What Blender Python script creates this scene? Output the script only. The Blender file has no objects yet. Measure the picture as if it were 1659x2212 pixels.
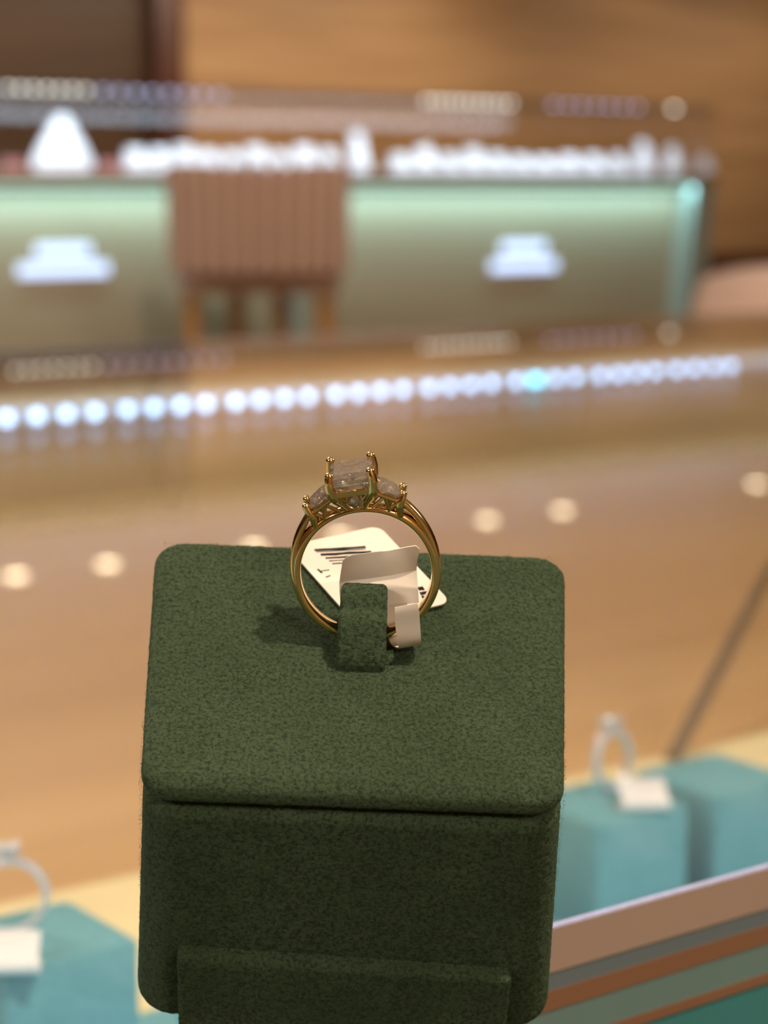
import bpy, bmesh, math, random
from mathutils import Vector, Matrix
random.seed(4)
sc = bpy.context.scene
COL = sc.collection

# ------------------------------------------------------------------ camera
F_PX, W_PX, H_PX = 4500.0, 1659.0, 2212.0
PITCH = math.atan(703 / F_PX)
GLASS_Z = 0.95
CAM_H = 0.121
CAM = Vector((0, 0, GLASS_Z + CAM_H))
cam_d = bpy.data.cameras.new('camera')
cam_d.sensor_fit = 'VERTICAL'
cam_d.sensor_height = 36.0
cam_d.lens = 36.0 * F_PX / H_PX
cam_d.clip_start = 0.02
cam_d.clip_end = 60
cam_d.dof.use_dof = True
cam_d.dof.focus_distance = 0.279
cam_d.dof.aperture_fstop = cam_d.lens / 3.5
cam = bpy.data.objects.new('camera', cam_d)
cam.location = CAM
cam.rotation_euler = (math.pi / 2 - PITCH, 0, 0)
COL.objects.link(cam)
sc.camera = cam

# ------------------------------------------------------------------ world, view
wd = bpy.data.worlds.new('room_air')
sc.world = wd
wd.use_nodes = True
wd.node_tree.nodes['Background'].inputs[0].default_value = (1.0, 0.86, 0.7, 1)
wd.node_tree.nodes['Background'].inputs[1].default_value = 0.15
vs = sc.view_settings
vs.view_transform = 'Standard'
vs.look = 'None'
vs.gamma = 1.0
vs.use_curve_mapping = False
vs.exposure = 0.0
sc.cycles.max_bounces = 8
sc.cycles.diffuse_bounces = 3
sc.cycles.glossy_bounces = 4
sc.cycles.transmission_bounces = 8
sc.cycles.transparent_max_bounces = 16
sc.cycles.sample_clamp_indirect = 6.0

def lamp(kind, loc, power, col, target=None, **kw):
    d = bpy.data.lights.new('lamp_light', kind)
    d.energy = power
    d.color = col
    for k, v in kw.items():
        setattr(d, k, v)
    o = bpy.data.objects.new('lamp_light', d)
    o.location = loc
    if target is not None:
        o.rotation_euler = (Vector(target) - Vector(loc)).to_track_quat('-Z', 'Y').to_euler()
    COL.objects.link(o)
    return o

WARM = (1.0, 0.84, 0.66)
CEIL = 2.65
# key: the ceiling spot over the counter, to the right of the photographer
KEY = (0.60, -0.32, CEIL - 0.06)
lamp('SPOT', KEY, 140, WARM, (0.0, 0.30, 1.0), spot_size=math.radians(70), spot_blend=0.6, shadow_soft_size=0.035)
# added ceiling panels, unseen, for ambient fill (fixtures built further down)
FILL_PANELS = [(-2.2, -1.6), (1.6, -2.4), (-1.2, 2.2), (2.9, 2.0)]
for (x, y) in FILL_PANELS:
    lamp('AREA', (x, y, CEIL - 0.035), 76, (1.0, 0.90, 0.78), (x, y, 0), shape='RECTANGLE', size=1.2, size_y=0.3)

# ------------------------------------------------------------------ maths helpers
RIGHT = Vector((1, 0, 0))
FWD = Vector((0, math.cos(PITCH), -math.sin(PITCH)))
UPV = Vector((0, math.sin(PITCH), math.cos(PITCH)))
def ray(px, py):
    return (RIGHT * ((px - 829.5) / F_PX) + UPV * ((1106 - py) / F_PX) + FWD).normalized()
def hit(px, py, p0, n):
    d = ray(px, py)
    t = (Vector(p0) - CAM).dot(Vector(n)) / d.dot(Vector(n))
    return CAM + d * t
def at_z(px, py, z):
    return hit(px, py, (0, 0, z), (0, 0, 1))
EDIR = Vector((0.801, 0.5987, 0)).normalized()          # run of both counters
NDIR = Vector((-EDIR.y, EDIR.x, 0))                      # away from the viewer
O2 = at_z(830, 2103, GLASS_Z)                            # a point of the near glass edge
O2.z = 0
E_ANG = math.atan2(EDIR.y, EDIR.x)
def sn(s, n, z=0.0):
    v = O2 + EDIR * s + NDIR * n
    return Vector((v.x, v.y, z))
def to_sn(p):
    d = Vector((p[0], p[1], 0)) - O2
    return d.dot(EDIR), d.dot(NDIR)
def on_n(px, py, n):
    return hit(px, py, sn(0, n), NDIR)

# ------------------------------------------------------------------ object helpers
def tag(o, label, cat, group=None):
    o['label'] = label
    o['category'] = cat
    if group:
        o['group'] = group
    return o
def struct(o):
    o['kind'] = 'structure'
    return o
def empty(name, loc=(0, 0, 0), rz=0.0, mat4=None):
    o = bpy.data.objects.new(name, None)
    o.empty_display_size = 0.02
    COL.objects.link(o)
    if mat4 is not None:
        o.matrix_world = mat4
    else:
        o.location = loc
        o.rotation_euler = (0, 0, rz)
    return o
def link(name, me, mat, parent=None, smooth=None):
    if mat is not None:
        me.materials.clear()
        me.materials.append(mat)
    if smooth is not None:
        for p in me.polygons:
            p.use_smooth = True
        me.set_sharp_from_angle(angle=math.radians(smooth))
    o = bpy.data.objects.new(name, me)
    COL.objects.link(o)
    if parent is not None:
        o.parent = parent
    return o
def mesh(name, V, Fc, mat, parent=None, smooth=None):
    me = bpy.data.meshes.new(name)
    me.from_pydata([tuple(v) for v in V], [], Fc)
    me.update()
    bm = bmesh.new()
    bm.from_mesh(me)
    bmesh.ops.recalc_face_normals(bm, faces=bm.faces)
    bm.to_mesh(me)
    bm.free()
    return link(name, me, mat, parent, smooth)
def copy_tree(o, parent=None):
    c = o.copy()
    COL.objects.link(c)
    c.parent = parent
    for ch in list(o.children):
        copy_tree(ch, c)
    return c
def box(name, lo, hi, mat, parent=None, bevel=0.0, seg=2):
    bm = bmesh.new()
    bmesh.ops.create_cube(bm, size=1)
    lo, hi = Vector(lo), Vector(hi)
    for v in bm.verts:
        v.co = Vector(((v.co.x + .5) * (hi.x - lo.x) + lo.x, (v.co.y + .5) * (hi.y - lo.y) + lo.y, (v.co.z + .5) * (hi.z - lo.z) + lo.z))
    if bevel:
        bmesh.ops.bevel(bm, geom=bm.edges[:], offset=bevel, segments=seg, affect='EDGES', profile=0.5)
    me = bpy.data.meshes.new(name)
    bm.to_mesh(me)
    bm.free()
    return link(name, me, mat, parent, 35 if bevel else None)
def sweep(name, path, prof, frame, mat, parent=None, closed=False, cap=True, smooth=50, scales=None):
    """path: points; frame(i) -> (a, b) axes; prof: list of (p, q)"""
    V, Fc = [], []
    n, m = len(path), len(prof)
    for i, P in enumerate(path):
        a, b = frame(i)
        s = scales[i] if scales else 1.0
        sa, sb = s if isinstance(s, tuple) else (s, s)
        for (p, q) in prof:
            V.append(Vector(P) + a * (p * sa) + b * (q * sb))
    for i in range(n if closed else n - 1):
        j = (i + 1) % n
        for k in range(m):
            l = (k + 1) % m
            Fc.append((i * m + k, i * m + l, j * m + l, j * m + k))
    if cap and not closed:
        Fc.append(tuple(range(m)))
        Fc.append(tuple((n - 1) * m + k for k in range(m)))
    return mesh(name, V, Fc, mat, parent, smooth)
def circ(r, n=10, ry=None):
    ry = r if ry is None else ry
    return [(r * math.cos(2 * math.pi * k / n), ry * math.sin(2 * math.pi * k / n)) for k in range(n)]
def tube(name, path, r, mat, parent=None, n=10, closed=False, radii=None, smooth=60):
    P = [Vector(p) for p in path]
    N = len(P)
    fr = []
    ref = None
    for i in range(N):
        if closed:
            t = (P[(i + 1) % N] - P[i - 1]).normalized()
        else:
            t = (P[min(i + 1, N - 1)] - P[max(i - 1, 0)]).normalized()
        if ref is None:
            ref = Vector((0, 0, 1)) if abs(t.z) < 0.9 else Vector((1, 0, 0))
        a = (ref - t * ref.dot(t)).normalized()
        ref = a
        fr.append((a, t.cross(a)))
    return sweep(name, P, circ(1, n), lambda i: fr[i], mat, parent, closed, True, smooth, radii or [r] * N)
def ball(name, c, r, mat, parent=None, seg=14, squash=1.0):
    bm = bmesh.new()
    bmesh.ops.create_uvsphere(bm, u_segments=seg, v_segments=max(6, seg // 2), radius=r)
    for v in bm.verts:
        v.co = Vector((v.co.x + c[0], v.co.y + c[1], v.co.z * squash + c[2]))
    me = bpy.data.meshes.new(name)
    bm.to_mesh(me)
    bm.free()
    return link(name, me, mat, parent, 180)
def rrect(hw0, hw1, d0, d1, r, n=6):
    """rounded rectangle; half width hw0 at depth d0 and hw1 at d1"""
    pts = []
    def hw(v):
        return hw0 + (hw1 - hw0) * (v - d0) / (d1 - d0)
    for (sx, vy, a0) in ((1, d0, -90), (1, d1, 0), (-1, d1, 90), (-1, d0, 180)):
        cv = vy + (r if vy == d0 else -r)
        cu = sx * (hw(vy) - r)
        for k in range(n + 1):
            a = math.radians(a0 + 90 * k / n)
            pts.append((cu + r * math.cos(a), cv + r * math.sin(a)))
    return pts
def layered(name, outlines, mat, parent=None, smooth=40, rings=0):
    """outlines: list of (pts2d, w). The end caps get inner rings so that they shade flat"""
    V, Fc = [], []
    m = len(outlines[0][0])
    for pts, w in outlines:
        for (x, y) in pts:
            V.append((x, y, w))
    for i in range(len(outlines) - 1):
        for k in range(m):
            l = (k + 1) % m
            Fc.append((i * m + k, i * m + l, (i + 1) * m + l, (i + 1) * m + k))
    Fc.append(tuple(range(m)))
    Fc.append(tuple((len(outlines) - 1) * m + k for k in range(m)))
    return mesh(name, V, Fc, mat, parent, smooth)

# ------------------------------------------------------------------ materials
def S(r, g, b):
    return tuple(((c / 255) / 12.92 if c / 255 <= 0.04045 else ((c / 255 + 0.055) / 1.055) ** 2.4) for c in (r, g, b)) + (1,)
def new_mat(name):
    m = bpy.data.materials.new(name)
    m.use_nodes = True
    nt = m.node_tree
    return m, nt, nt.nodes['Principled BSDF']
def plain(name, col, rough=0.5, metal=0.0, spec=0.5, noise=0.06, scale=40.0):
    m, nt, b = new_mat(name)
    tc = nt.nodes.new('ShaderNodeTexCoord')
    nz = nt.nodes.new('ShaderNodeTexNoise')
    nz.inputs['Scale'].default_value = scale
    nz.inputs['Detail'].default_value = 3
    nt.links.new(tc.outputs['Object'], nz.inputs['Vector'])
    mx = nt.nodes.new('ShaderNodeMix')
    mx.data_type = 'RGBA'
    mx.inputs[6].default_value = tuple(c * (1 - noise) for c in col[:3]) + (1,)
    mx.inputs[7].default_value = tuple(min(1, c * (1 + noise)) for c in col[:3]) + (1,)
    nt.links.new(nz.outputs['Fac'], mx.inputs[0])
    nt.links.new(mx.outputs[2], b.inputs['Base Color'])
    b.inputs['Roughness'].default_value = rough
    b.inputs['Metallic'].default_value = metal
    b.inputs['Specular IOR Level'].default_value = spec
    return m
def emit(name, col, strength):
    m, nt, b = new_mat(name)
    b.inputs['Base Color'].default_value = (0.6, 0.6, 0.6, 1)
    b.inputs['Emission Color'].default_value = col
    b.inputs['Emission Strength'].default_value = strength
    m.cycles.emission_sampling = 'NONE'
    return m
def wood(name, dark, light, scale=6.0, stretch=14.0, rough=0.45, axis=0):
    m, nt, b = new_mat(name)
    tc = nt.nodes.new('ShaderNodeTexCoord')
    mp = nt.nodes.new('ShaderNodeMapping')
    sv = [stretch, stretch, stretch]
    sv[axis] = 1.0
    mp.inputs['Scale'].default_value = sv
    nz = nt.nodes.new('ShaderNodeTexNoise')
    nz.inputs['Scale'].default_value = scale / stretch * 3
    nz.inputs['Detail'].default_value = 6
    nz.inputs['Distortion'].default_value = 0.6
    rp = nt.nodes.new('ShaderNodeValToRGB')
    rp.color_ramp.elements[0].position = 0.3
    rp.color_ramp.elements[0].color = dark
    rp.color_ramp.elements[1].position = 0.7
    rp.color_ramp.elements[1].color = light
    nt.links.new(tc.outputs['Object'], mp.inputs[0])
    nt.links.new(mp.outputs[0], nz.inputs['Vector'])
    nt.links.new(nz.outputs['Fac'], rp.inputs[0])
    nt.links.new(rp.outputs[0], b.inputs['Base Color'])
    b.inputs['Roughness'].default_value = rough
    return m
def suede(name, base, light, pit, scale=900.0, depth=0.00035, strength=0.9, fine=2.3):
    m, nt, b = new_mat(name)
    tc = nt.nodes.new('ShaderNodeTexCoord')
    def noise(s, d, r=0.6, dist=0.0):
        n = nt.nodes.new('ShaderNodeTexNoise')
        n.inputs['Scale'].default_value = s
        n.inputs['Detail'].default_value = d
        n.inputs['Roughness'].default_value = r
        n.inputs['Distortion'].default_value = dist
        nt.links.new(tc.outputs['Object'], n.inputs['Vector'])
        return n
    big = noise(60, 3)
    mid = noise(scale, 5, 0.7, 0.4)
    fin = noise(scale * fine, 4, 0.7)
    r1 = nt.nodes.new('ShaderNodeValToRGB')
    r1.color_ramp.elements[0].position = 0.30
    r1.color_ramp.elements[0].color = base
    r1.color_ramp.elements[1].position = 0.70
    r1.color_ramp.elements[1].color = light
    nt.links.new(big.outputs['Fac'], r1.inputs[0])
    r2 = nt.nodes.new('ShaderNodeValToRGB')
    r2.color_ramp.elements[0].position = 0.38
    r2.color_ramp.elements[0].color = (1, 1, 1, 1)
    r2.color_ramp.elements[1].position = 0.54
    r2.color_ramp.elements[1].color = (0, 0, 0, 1)
    nt.links.new(mid.outputs['Fac'], r2.inputs[0])
    mx = nt.nodes.new('ShaderNodeMix')
    mx.data_type = 'RGBA'
    nt.links.new(r2.outputs[0], mx.inputs[0])
    nt.links.new(r1.outputs[0], mx.inputs[6])
    mx.inputs[7].default_value = pit
    nt.links.new(mx.outputs[2], b.inputs['Base Color'])
    ad = nt.nodes.new('ShaderNodeMath')
    ad.operation = 'MULTIPLY_ADD'
    ad.inputs[1].default_value = 0.45
    nt.links.new(fin.outputs['Fac'], ad.inputs[0])
    nt.links.new(mid.outputs['Fac'], ad.inputs[2])
    bp = nt.nodes.new('ShaderNodeBump')
    bp.inputs['Strength'].default_value = strength
    bp.inputs['Distance'].default_value = depth
    nt.links.new(ad.outputs[0], bp.inputs['Height'])
    nt.links.new(bp.outputs[0], b.inputs['Normal'])
    b.inputs['Roughness'].default_value = 0.95
    b.inputs['Specular IOR Level'].default_value = 0.1
    b.inputs['Sheen Weight'].default_value = 0.25
    b.inputs['Sheen Tint'].default_value = light
    return m
def pane(name, tint=(1, 1, 1, 1), r0=0.04, rough=0.0):
    """clear glass sheet: angle dependent mix of clear passage and mirror"""
    m = bpy.data.materials.new(name)
    m.use_nodes = True
    nt = m.node_tree
    nt.nodes.clear()
    out = nt.nodes.new('ShaderNodeOutputMaterial')
    lw = nt.nodes.new('ShaderNodeLayerWeight')
    lw.inputs['Blend'].default_value = 0.5
    pw = nt.nodes.new('ShaderNodeMath')
    pw.operation = 'POWER'
    pw.inputs[1].default_value = 5
    ma = nt.nodes.new('ShaderNodeMath')
    ma.operation = 'MULTIPLY_ADD'
    ma.inputs[1].default_value = 1 - r0
    ma.inputs[2].default_value = r0
    tr = nt.nodes.new('ShaderNodeBsdfTransparent')
    tr.inputs[0].default_value = tint
    gl = nt.nodes.new('ShaderNodeBsdfGlossy')
    gl.inputs['Roughness'].default_value = rough
    mx = nt.nodes.new('ShaderNodeMixShader')
    L = nt.links.new
    L(lw.outputs['Facing'], pw.inputs[0])
    L(pw.outputs[0], ma.inputs[0])
    L(ma.outputs[0], mx.inputs[0])
    L(tr.outputs[0], mx.inputs[1])
    L(gl.outputs[0], mx.inputs[2])
    L(mx.outputs[0], out.inputs[0])
    return m
def gem(name, col, ior=2.2, cells=1.3, chop=0.3, trans=0.93):
    """diamond; chop tips the facets of each small cell a little, as in a crushed-ice cut"""
    m, nt, b = new_mat(name)
    b.inputs['Base Color'].default_value = col
    b.inputs['Transmission Weight'].default_value = trans
    b.inputs['Roughness'].default_value = 0.0
    b.inputs['IOR'].default_value = ior
    tc = nt.nodes.new('ShaderNodeTexCoord')
    vo = nt.nodes.new('ShaderNodeTexVoronoi')
    vo.inputs['Scale'].default_value = cells
    nt.links.new(tc.outputs['Object'], vo.inputs['Vector'])
    sb = nt.nodes.new('ShaderNodeVectorMath')
    sb.operation = 'SUBTRACT'
    sb.inputs[1].default_value = (0.5, 0.5, 0.5)
    nt.links.new(vo.outputs['Color'], sb.inputs[0])
    ma = nt.nodes.new('ShaderNodeVectorMath')
    ma.operation = 'MULTIPLY_ADD'
    ma.inputs[1].default_value = (chop, chop, chop)
    nt.links.new(sb.outputs[0], ma.inputs[0])
    ge = nt.nodes.new('ShaderNodeNewGeometry')
    nt.links.new(ge.outputs['Normal'], ma.inputs[2])
    nm = nt.nodes.new('ShaderNodeVectorMath')
    nm.operation = 'NORMALIZE'
    nt.links.new(ma.outputs[0], nm.inputs[0])
    nt.links.new(nm.outputs[0], b.inputs['Normal'])
    return m

M = {}
M['suede'] = suede('green_suede', (0.072, 0.110, 0.054, 1), (0.104, 0.152, 0.082, 1), (0.032, 0.049, 0.026, 1), 1900, 0.0011, 1.0)
M['teal'] = suede('teal_suede', S(96, 160, 172), S(110, 172, 184), S(90, 152, 164), 500, 0.0002, 0.4)
M['gold'] = plain('polished_gold', (0.80, 0.57, 0.26, 1), 0.10, 1.0, 0.5, 0.02, 900)
M['silver'] = plain('polished_white_gold', (0.86, 0.86, 0.92, 1), 0.30, 0.55, 0.5, 0.02, 900)
M['gem'] = gem('diamond', (1.0, 0.91, 0.84, 1), 2.4, 1.25, 0.03, 0.92)
M['gem_p'] = gem('diamond_pavilion', (1.0, 0.90, 0.82, 1), 2.4, 1.6, 0.7, 0.76)
M['gem_s'] = gem('small_diamond', (0.94, 0.95, 1.0, 1), 2.2, 1300, 0.4, 0.25)
M['paper'] = plain('tag_paper', S(222, 210, 196), 0.55, 0, 0.3, 0.02, 500)
M['ink'] = plain('tag_ink', S(22, 20, 20), 0.6, 0, 0.2, 0.2, 4000)
M['glass'] = pane('clear_glass')
M['wall'] = wood('oak_veneer', S(146, 112, 76), S(176, 140, 100), 4, 16, 0.5, 0)
M['wall_l'] = wood('brown_veneer', S(56, 38, 22), S(74, 52, 32), 4, 16, 0.5, 0)
M['dark'] = wood('dark_red_wood', S(58, 26, 12), S(74, 36, 16), 8, 10, 0.45, 2)
M['floor'] = wood('floor_wood', S(176, 146, 108), S(200, 170, 130), 3, 8, 0.4, 0)
M['ceil'] = plain('ceiling_paint', S(232, 222, 206), 0.9, 0, 0.2, 0.02, 3)
M['deck'] = wood('case_floor_veneer', S(180, 138, 82), S(200, 160, 102), 5, 9, 0.45, 0)
M['cream'] = plain('cream_lining', S(226, 210, 160), 0.8)
M['metal'] = plain('brushed_steel', S(150, 158, 160), 0.35, 0.9)
M['white'] = plain('white_lining', S(238, 238, 240), 0.6)

# ------------------------------------------------------------------ the room
ROOM_S0, ROOM_S1, ROOM_N0, ROOM_N1 = -3.6, 14.0, -3.6, 9.7
def room_box(name, s0, s1, n0, n1, z0, z1, mat, parent=None, bevel=0):
    o = box(name, (s0, n0, z0), (s1, n1, z1), mat, parent, bevel)
    if parent is None:
        o.location = O2
        o.rotation_euler = (0, 0, E_ANG)
    return o
struct(room_box('floor', ROOM_S0, ROOM_S1, ROOM_N0, ROOM_N1, -0.05, 0, M['floor']))
struct(room_box('ceiling', ROOM_S0, ROOM_S1, ROOM_N0, ROOM_N1, CEIL, CEIL + 0.05, M['ceil']))
M['dim_rug'] = plain('added_olive_carpet', S(96, 100, 82), 0.95, 0, 0.1, 0.2, 60)  # added unseen carpet; its dark tone dims what the gold reflects
tag(room_box('carpet', -2.8, 3.6, -3.2, -0.05, 0.0, 0.012, M['dim_rug']), 'dark olive carpet added out of view to darken reflections in the gold ring', 'carpet')
COLX = to_sn(on_n(366, 100, ROOM_N1 - 0.1))[0]
struct(room_box('wall_back', COLX, ROOM_S1, ROOM_N1, ROOM_N1 + 0.1, 0, CEIL, M['wall']))
struct(room_box('wall_back_brown', ROOM_S0, COLX, ROOM_N1, ROOM_N1 + 0.1, 0, CEIL, M['wall_l']))
struct(room_box('wall_front', ROOM_S0, ROOM_S1, ROOM_N0 - 0.1, ROOM_N0, 0, CEIL, M['wall']))
struct(room_box('wall_left', ROOM_S0 - 0.1, ROOM_S0, ROOM_N0, ROOM_N1, 0, CEIL, M['wall_l']))
struct(room_box('wall_right', ROOM_S1, ROOM_S1 + 0.1, ROOM_N0, ROOM_N1, 0, CEIL, M['wall']))
struct(room_box('trim_1', COLX - 0.085, COLX + 0.085, ROOM_N1 - 0.12, ROOM_N1 - 0.002, 0, CEIL, M['dark'], bevel=0.008))
struct(room_box('baseboard_back', COLX + 0.11, ROOM_S1 - 0.01, ROOM_N1 - 0.05, ROOM_N1 - 0.002, 0.0, 0.62, M['dark'], bevel=0.006))

# ------------------------------------------------------------------ ceiling lamps
M['lamp_glow'] = emit('downlight_glow', (1.0, 0.80, 0.52, 1), 14.0)
M['fill_panel_glow'] = emit('fill_panel_glow', (1.0, 0.84, 0.66, 1), 2.0)
M['fitting'] = plain('white_fitting', S(225, 220, 212), 0.5)
def downlight(loc, label, group):
    r = empty('ceiling_downlight', loc)
    tag(r, label, 'downlight', group)
    prof = [(0.050, 0), (0.070, 0), (0.072, -0.006), (0.060, -0.012), (0.050, -0.010)]
    V, Fc = [], []
    N = 24
    for k in range(N):
        a = 2 * math.pi * k / N
        for (rr, z) in prof:
            V.append((rr * math.cos(a), rr * math.sin(a), z))
    m = len(prof)
    for k in range(N):
        for j in range(m):
            Fc.append((k * m + j, k * m + (j + 1) % m, ((k + 1) % N) * m + (j + 1) % m, ((k + 1) % N) * m + j))
    mesh('trim_ring', V, Fc, M['fitting'], r, 40)
    V = [(0.05 * math.cos(2 * math.pi * k / N), 0.05 * math.sin(2 * math.pi * k / N), z) for z in (-0.002, -0.006) for k in range(N)]
    Fc = [tuple(range(N)), tuple(range(N, 2 * N))] + [(k, (k + 1) % N, N + (k + 1) % N, N + k) for k in range(N)]
    mesh('lens', V, Fc, M['lamp_glow'], r)
    return r
def mirror_ceiling(px, py):
    p = at_z(px, py, 2 * GLASS_Z - CEIL)
    return Vector((p.x, p.y, CEIL))
for (px, py, which) in [(35, 1246, 'at the far left'), (233, 1221, 'second from the left'), (548, 1184, 'just above the box lid'), (735, 1160, 'inside the ring'),
                        (1053, 1126, 'nearest the ring on its right'), (1215, 1105, 'second right of the ring'), (1635, 1049, 'at the right edge'), (1900, 1014, 'added out of view beyond the right edge as wall fill')]:  # last downlight is added, unseen, to light the right of the wall
    dp = mirror_ceiling(px, py)
    downlight(dp, 'ceiling downlight mirrored in the glass as warm disc ' + which, 'row of ceiling downlights mirrored in the glass')
    tgt = dp + NDIR * 1.1
    lamp('SPOT', (dp.x, dp.y, CEIL - 0.03), 62, WARM, (tgt.x, tgt.y, 0.6), spot_size=math.radians(130), spot_blend=1.0, shadow_soft_size=0.05)
for (x, y, tx, ty, pw, lb) in ((-0.1, 3.9, -0.5, 6.4, 92, 'round warm ceiling downlight added unseen to light the pink high chair'), (1.9, 3.9, 1.6, 7.0, 92, 'round warm ceiling downlight added unseen to light the tub armchair')):  # added spots, out of view, that brighten the chairs and far counter
    downlight((x, y, CEIL), lb, None)
    lamp('SPOT', (x, y, CEIL - 0.03), pw, WARM, (tx, ty, 0.7), spot_size=math.radians(95), spot_blend=0.9, shadow_soft_size=0.05)
downlight((KEY[0], KEY[1], CEIL), 'round warm ceiling downlight above the green ring box', None)
for i, (x, y) in enumerate(FILL_PANELS):
    r = empty('ceiling_fill_panel', (x, y, CEIL))
    tag(r, 'long rectangular white ceiling panel added unseen for ambient fill', 'light panel', 'added ceiling fill panels')
    box('frame', (-0.64, -0.19, -0.02), (0.64, 0.19, 0), M['fitting'], r, 0.004)
    box('diffuser', (-0.6, -0.15, -0.026), (0.6, 0.15, -0.0205), M['fill_panel_glow'], r)

# ------------------------------------------------------------------ the glass showcase in front
N_FAR = to_sn(at_z(830, 716, GLASS_Z))[1]
DECK_Z = CAM.z - 0.236
STAND_TOP = CAM.z - 0.196
S0, S1 = -0.9, 3.2
case = empty('glass_showcase', (O2.x, O2.y, 0), E_ANG)
tag(case, 'long glass-topped wooden jewellery showcase that the green ring box stands on', 'showcase')
M['case_wood'] = wood('showcase_wood', S(150, 96, 52), S(178, 122, 72), 5, 10, 0.4, 0)
M['far_wood'] = wood('far_panel_veneer', S(196, 164, 116), S(212, 184, 138), 5, 10, 0.45, 0)
M['edge'] = plain('ground_glass_edge', S(146, 124, 110), 0.35, 0, 0.5, 0.03, 60)  # pink-brown reflection of the wood put into the glass edge colour
M['edge_hi'] = plain('bevel_highlight', S(186, 192, 236), 0.25, 0, 0.8, 0.25, 700)  # lilac highlight along the glass bevel, painted as colour
M['rail_grey'] = plain('grey_blue_rail', S(104, 114, 118), 0.4, 0.3)
M['refl_brown'] = plain('brown_reflection', S(128, 90, 66), 0.4, 0.2)  # brown reflections in the front pane, built as solid coloured strips
M['rail_teal'] = plain('grey_teal_panel', S(92, 114, 110), 0.4, 0.0)
M['rail_dark'] = plain('dark_teal_panel', S(50, 110, 110), 0.5, 0.0)
gt = box('glass_top', (S0, 0.0012, GLASS_Z - 0.008), (S1, N_FAR, GLASS_Z), M['glass'], case)
box('ground_edge', (S0, 0.0, GLASS_Z - 0.008), (S1, 0.0012, GLASS_Z - 0.0004), M['edge'], gt)
box('bevel_highlight_line', (S0, 0.0002, GLASS_Z - 0.0004), (S1, 0.0012, GLASS_Z), M['edge_hi'], gt)
z = GLASS_Z - 0.0082
for (nm, mt, h, out) in (('grey_rail', 'rail_grey', 0.0030, 0.0002), ('reflection_strip', 'refl_brown', 0.0034, 0.0), ('teal_panel', 'rail_teal', 0.0058, 0.0002),
                         ('reflection_line', 'refl_brown', 0.0018, 0.0), ('lower_panel', 'rail_dark', 0.0900, 0.0004)):
    box(nm, (S0, out, z - h), (S1, 0.010, z), M[mt], case)
    z -= h
box('case_floor', (S0, 0.012, DECK_Z - 0.012), (S1, N_FAR, DECK_Z), M['deck'], case)
box('far_panel', (S0, N_FAR - 0.018, DECK_Z), (S1, N_FAR, GLASS_Z - 0.008), M['far_wood'], case)
box('end_panel', (S0 - 0.018, 0, DECK_Z - 0.012), (S0, N_FAR, GLASS_Z), M['case_wood'], case)
box('end_panel', (S1, 0, DECK_Z - 0.012), (S1 + 0.018, N_FAR, GLASS_Z), M['case_wood'], case)
box('cabinet', (S0, 0.03, 0.0), (S1, N_FAR - 0.01, DECK_Z - 0.012), M['case_wood'], case)
# strips of lining that the stands stand on
NB = to_sn(at_z(830, 1783, DECK_Z))[1]
NS = to_sn(at_z(830, 1900, STAND_TOP))[1]
tray = empty('lined_display_tray', (O2.x, O2.y, DECK_Z), E_ANG)
tag(tray, 'flat cream and teal lined tray under the teal ring stands', 'tray')
box('cream_lining', (S0 + 0.05, NS + 0.036, 0), (2.6, NB, 0.003), M['cream'], tray, 0.001)
box('teal_lining', (S0 + 0.05, NS - 0.15, 0), (2.6, NS + 0.036, 0.003), M['teal'], tray, 0.001)
# slanted steel bar
M['bar'] = plain('dull_steel_bar', S(120, 104, 84), 0.45, 0.4)
b0, b1 = at_z(1452, 1640, DECK_Z + 0.004), on_n(1665, 1225, NB + 0.10)
bar = tube('metal_rod', [b0, b0.lerp(b1, 0.5), b1], 0.0032, M['bar'], None, 12)
tag(bar, 'slim slanted grey metal rod leaning inside the showcase', 'rod')

# LED strip under the far rim
M['led'] = emit('led_cool', (0.38, 0.62, 1.0, 1), 24.0)
M['led_cyan'] = emit('led_cyan', (0.10, 0.68, 1.0, 1), 30.0)
M['profile'] = plain('aluminium_profile', S(205, 210, 222), 0.35, 0.2)
pA, pB = on_n(-700, 905 + .0725 * 700, N_FAR - 0.026), on_n(1720, 905 - .0725 * 1720, N_FAR - 0.026)
sA, sB = to_sn(pA)[0], to_sn(pB)[0]
zl = on_n(800, 847, N_FAR - 0.026).z
strip = empty('led_strip', sn((sA + sB) / 2, N_FAR - 0.019, zl), E_ANG)
tag(strip, 'dotted cool white LED strip along the far rim of the glass showcase', 'light strip')
hl = (sB - sA) / 2
box('profile', (-hl, -0.006, -0.006), (hl, 0.0, 0.006), M['profile'], strip, 0.0008)
for px in [-655, -575, -497, -420, -345, -272, -200, -128, -56, 15, 80, 144, 205, 275, 333, 392, 445, 510, 562, 614, 665, 727, 774, 822, 870, 927, 972, 1018, 1062, 1116, 1157, 1200, 1243, 1296, 1336, 1376, 1415, 1462, 1502, 1542, 1578]:
    s = to_sn(on_n(px, 905 - .0725 * px, N_FAR - 0.026))[0] - (sA + sB) / 2
    cy = px == 1157
    w = 0.0058 if cy else 0.0034
    box('diode', (s - w, -0.0085, -0.0034), (s + w, -0.006, 0.0034), M['led_cyan' if cy else 'led'], strip)
# the light the strips of this showcase throw on its inside
for (nn, pw) in ((N_FAR - 0.034, 4.0), (0.020, 3.4)):
    la = lamp('AREA', sn(0.9, nn, GLASS_Z - 0.030), pw, (0.62, 0.82, 1.0), None, shape='RECTANGLE', size=3.4, size_y=0.008)
    la.rotation_euler = (0, 0, E_ANG)

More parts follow.
